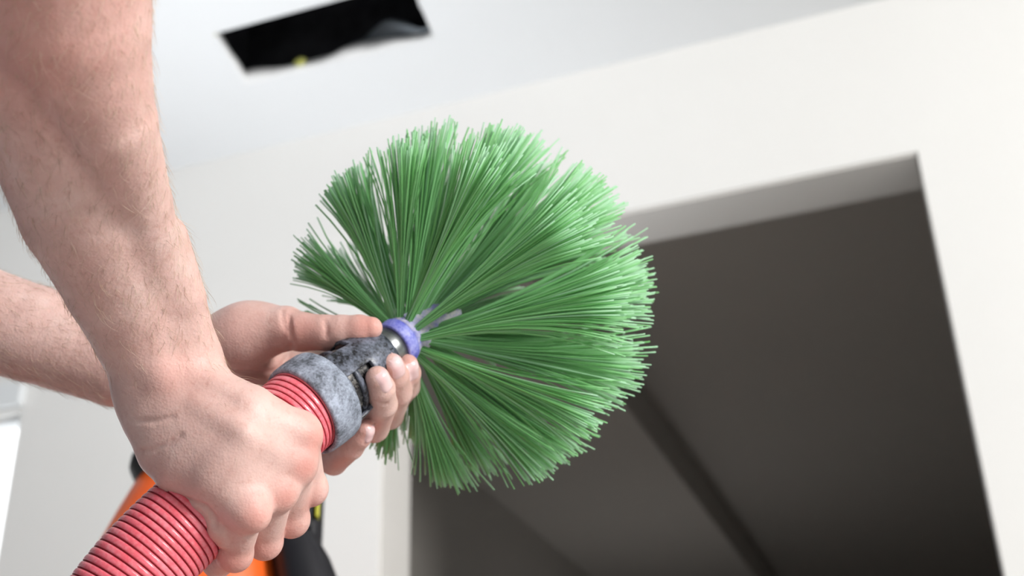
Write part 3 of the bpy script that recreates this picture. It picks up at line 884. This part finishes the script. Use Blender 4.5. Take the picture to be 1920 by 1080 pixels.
# ------------------------------------------------------------------ orange machine behind the hands
M_or, nt, b = new_mat('orange_plastic', (0.90, 0.13, 0.012), 0.4, 0.5)
n1 = noise(nt, 20, 3, vec=coords(nt)); nt.links.new(ramp(nt, n1.outputs[0], [(0.3, (0.86, 0.115, 0.010)), (0.7, (0.93, 0.15, 0.018))]).outputs[0], b.inputs['Base Color'])
M_dk, nt, b = new_mat('dark_plastic', (0.010, 0.010, 0.014), 0.5, 0.3)
bump(nt, b, noise(nt, 200, 3, vec=coords(nt)).outputs[0], .15, .0008)
M_yel, nt, b = new_mat('yellow_plastic', (0.55, 0.53, 0.05), 0.4, 0.5)
bump(nt, b, noise(nt, 200, 3, vec=coords(nt)).outputs[0], .1, .0008)
M_bad, nt, b = new_mat('pale_badge', (0.55, 0.64, 0.68), 0.35, 0.5)
bump(nt, b, noise(nt, 200, 3, vec=coords(nt)).outputs[0], .1, .0008)
def at_depth(px, py, D): return cam2world(K(px, py, D))
MD = 1350.0
cl = at_depth(270, 922, MD + 110); cr = at_depth(594, 998, MD + 110)
mx = (cl[:2] + cr[:2]) / 2; mh = cl[2]
mdir = np.array([cr[0] - cl[0], cr[1] - cl[1], 0]); mw = np.linalg.norm(mdir); mdir /= mw
mdep = np.array([-mdir[1], mdir[0], 0])
if mdep[1] < 0: mdep = -mdep
MO = np.array([mx[0], mx[1], 0]) 
mach = empty('vacuum_machine', MO)
tag(mach, 'blurred orange and black machine standing behind the hands', 'vacuum')
def shell(name, mat, rows, s0, s1, parent, yo=0.0, nn=44, sq=3.2):
    """superellipse loft; rows (z, halfwidth, halfdepth); s0..s1 in units of half width cut the loft left/right"""
    V = []; Fs = []
    for (z, hw, hd) in rows:
        for j in range(nn):
            th = 2 * math.pi * j / nn
            cx = math.copysign(abs(math.cos(th)) ** (2 / sq), math.cos(th)); sy = math.copysign(abs(math.sin(th)) ** (2 / sq), math.sin(th))
            xx = s0 + (s1 - s0) * (cx + 1) / 2
            V.append(MO + mdir * hw * xx + mdep * (hd * sy + yo) + ZV * z)
    R_ = len(rows)
    for i in range(R_ - 1):
        for j in range(nn):
            k = (j + 1) % nn; Fs.append((i * nn + j, i * nn + k, i * nn + nn + k, i * nn + nn + j))
    Fs.append(tuple(range(nn))[::-1]); Fs.append(tuple((R_ - 1) * nn + j for j in range(nn)))
    o = mesh_obj(name, V, Fs, mat, parent); return o
hw0 = mw / 2
body_rows = [(.11, hw0 + .22, .19), (.14, hw0 + .235, .20), (.55, hw0 + .16, .17), (mh - .20, hw0 + .085, .145), (mh - .05, hw0 + .02, .125), (mh - .012, hw0 + .002, .12), (mh - .004, hw0 - .004, .115)]
shell('orange_housing', M_or, body_rows, -1.0, .5, mach)
blk_rows = [(.11, hw0 + .19, .20), (.14, hw0 + .20, .205), (.55, hw0 + .12, .175), (mh - .20, hw0 + .055, .15), (mh - .10, hw0 + .015, .135), (mh - .055, hw0 - .012, .125), (mh - .04, hw0 - .02, .11)]
shell('black_side_cover', M_dk, blk_rows, .46, 1.05, mach)
lid = shell('lid', M_dk, [(mh - .004, hw0 + .004, .122), (mh + .006, hw0 + .003, .122), (mh + .03, hw0 - .012, .11), (mh + .045, hw0 - .04, .085), (mh + .05, hw0 - .07, .05)], -1.0, .5, mach, sq=7)
shell('badge', M_bad, [(mh + .008, .024, .006), (mh + .021, .024, .006), (mh + .023, .020, .004)], -1.0, 1.0, lid, yo=-.121)
bpos = hw0
for ob in [o for o in bpy.data.objects if o.name.startswith('badge')]:
    ob.location = Vector(ob.location) + Vector((-mdir * (hw0 - .040)).tolist())
l = MB(); l.box(MO + mdir * (hw0 - .02), mdir, mdep, ZV, -.035, .026, -.112, .03, mh - .09, mh + .03)
l.build('handle_post', M_dk, mach, bevel=.008)
V, Fs = lathe(MO + mdir * (hw0 - .030) - mdep * .118 + ZV * (mh - .005), -mdep, mmr([(-6, 10), (0, 13), (6, 13), (8, 10), (8.5, .01)]), 28)
mesh_obj('knob', V, Fs, M_yel, mach)
l = MB(); l.box(MO + mdir * (hw0 - .008) - mdep * .118 + ZV * (mh - .02), mdir, mdep, ZV, -.006, .007, -.008, .01, -.06, .045)
latch = l.build('latch', M_dk, mach, bevel=.003)
l = MB(); l.box(MO + mdir * (hw0 + .004) - mdep * .114 + ZV * (mh - .02), mdir, mdep, ZV, -.002, .002, -.006, .01, -.045, .02)
l.build('latch_trim', M_yel, latch, bevel=.001)
V, Fs = lathe(np.array([-.465, 1.165, .188]), np.array([0, 1.0, .05]), mmr([(0, 28), (0, 36), (3, 38), (40, 38)]), 40)
mesh_obj('hose_inlet', V, Fs, M_dk, mach)
for (sx, sy) in ((-1, -1), (1, -1), (-1, 1), (1, 1)):
    c0 = MO + mdir * sx * (hw0 + .13) + mdep * sy * .14 + ZV * .055
    V, Fs = lathe(c0 - mdir * .018, mdir, [(0, .001), (0, .05), (.004, .055), (.032, .055), (.036, .05), (.036, .001)], 32)
    mesh_obj('wheel', V, Fs, M_dk, mach)
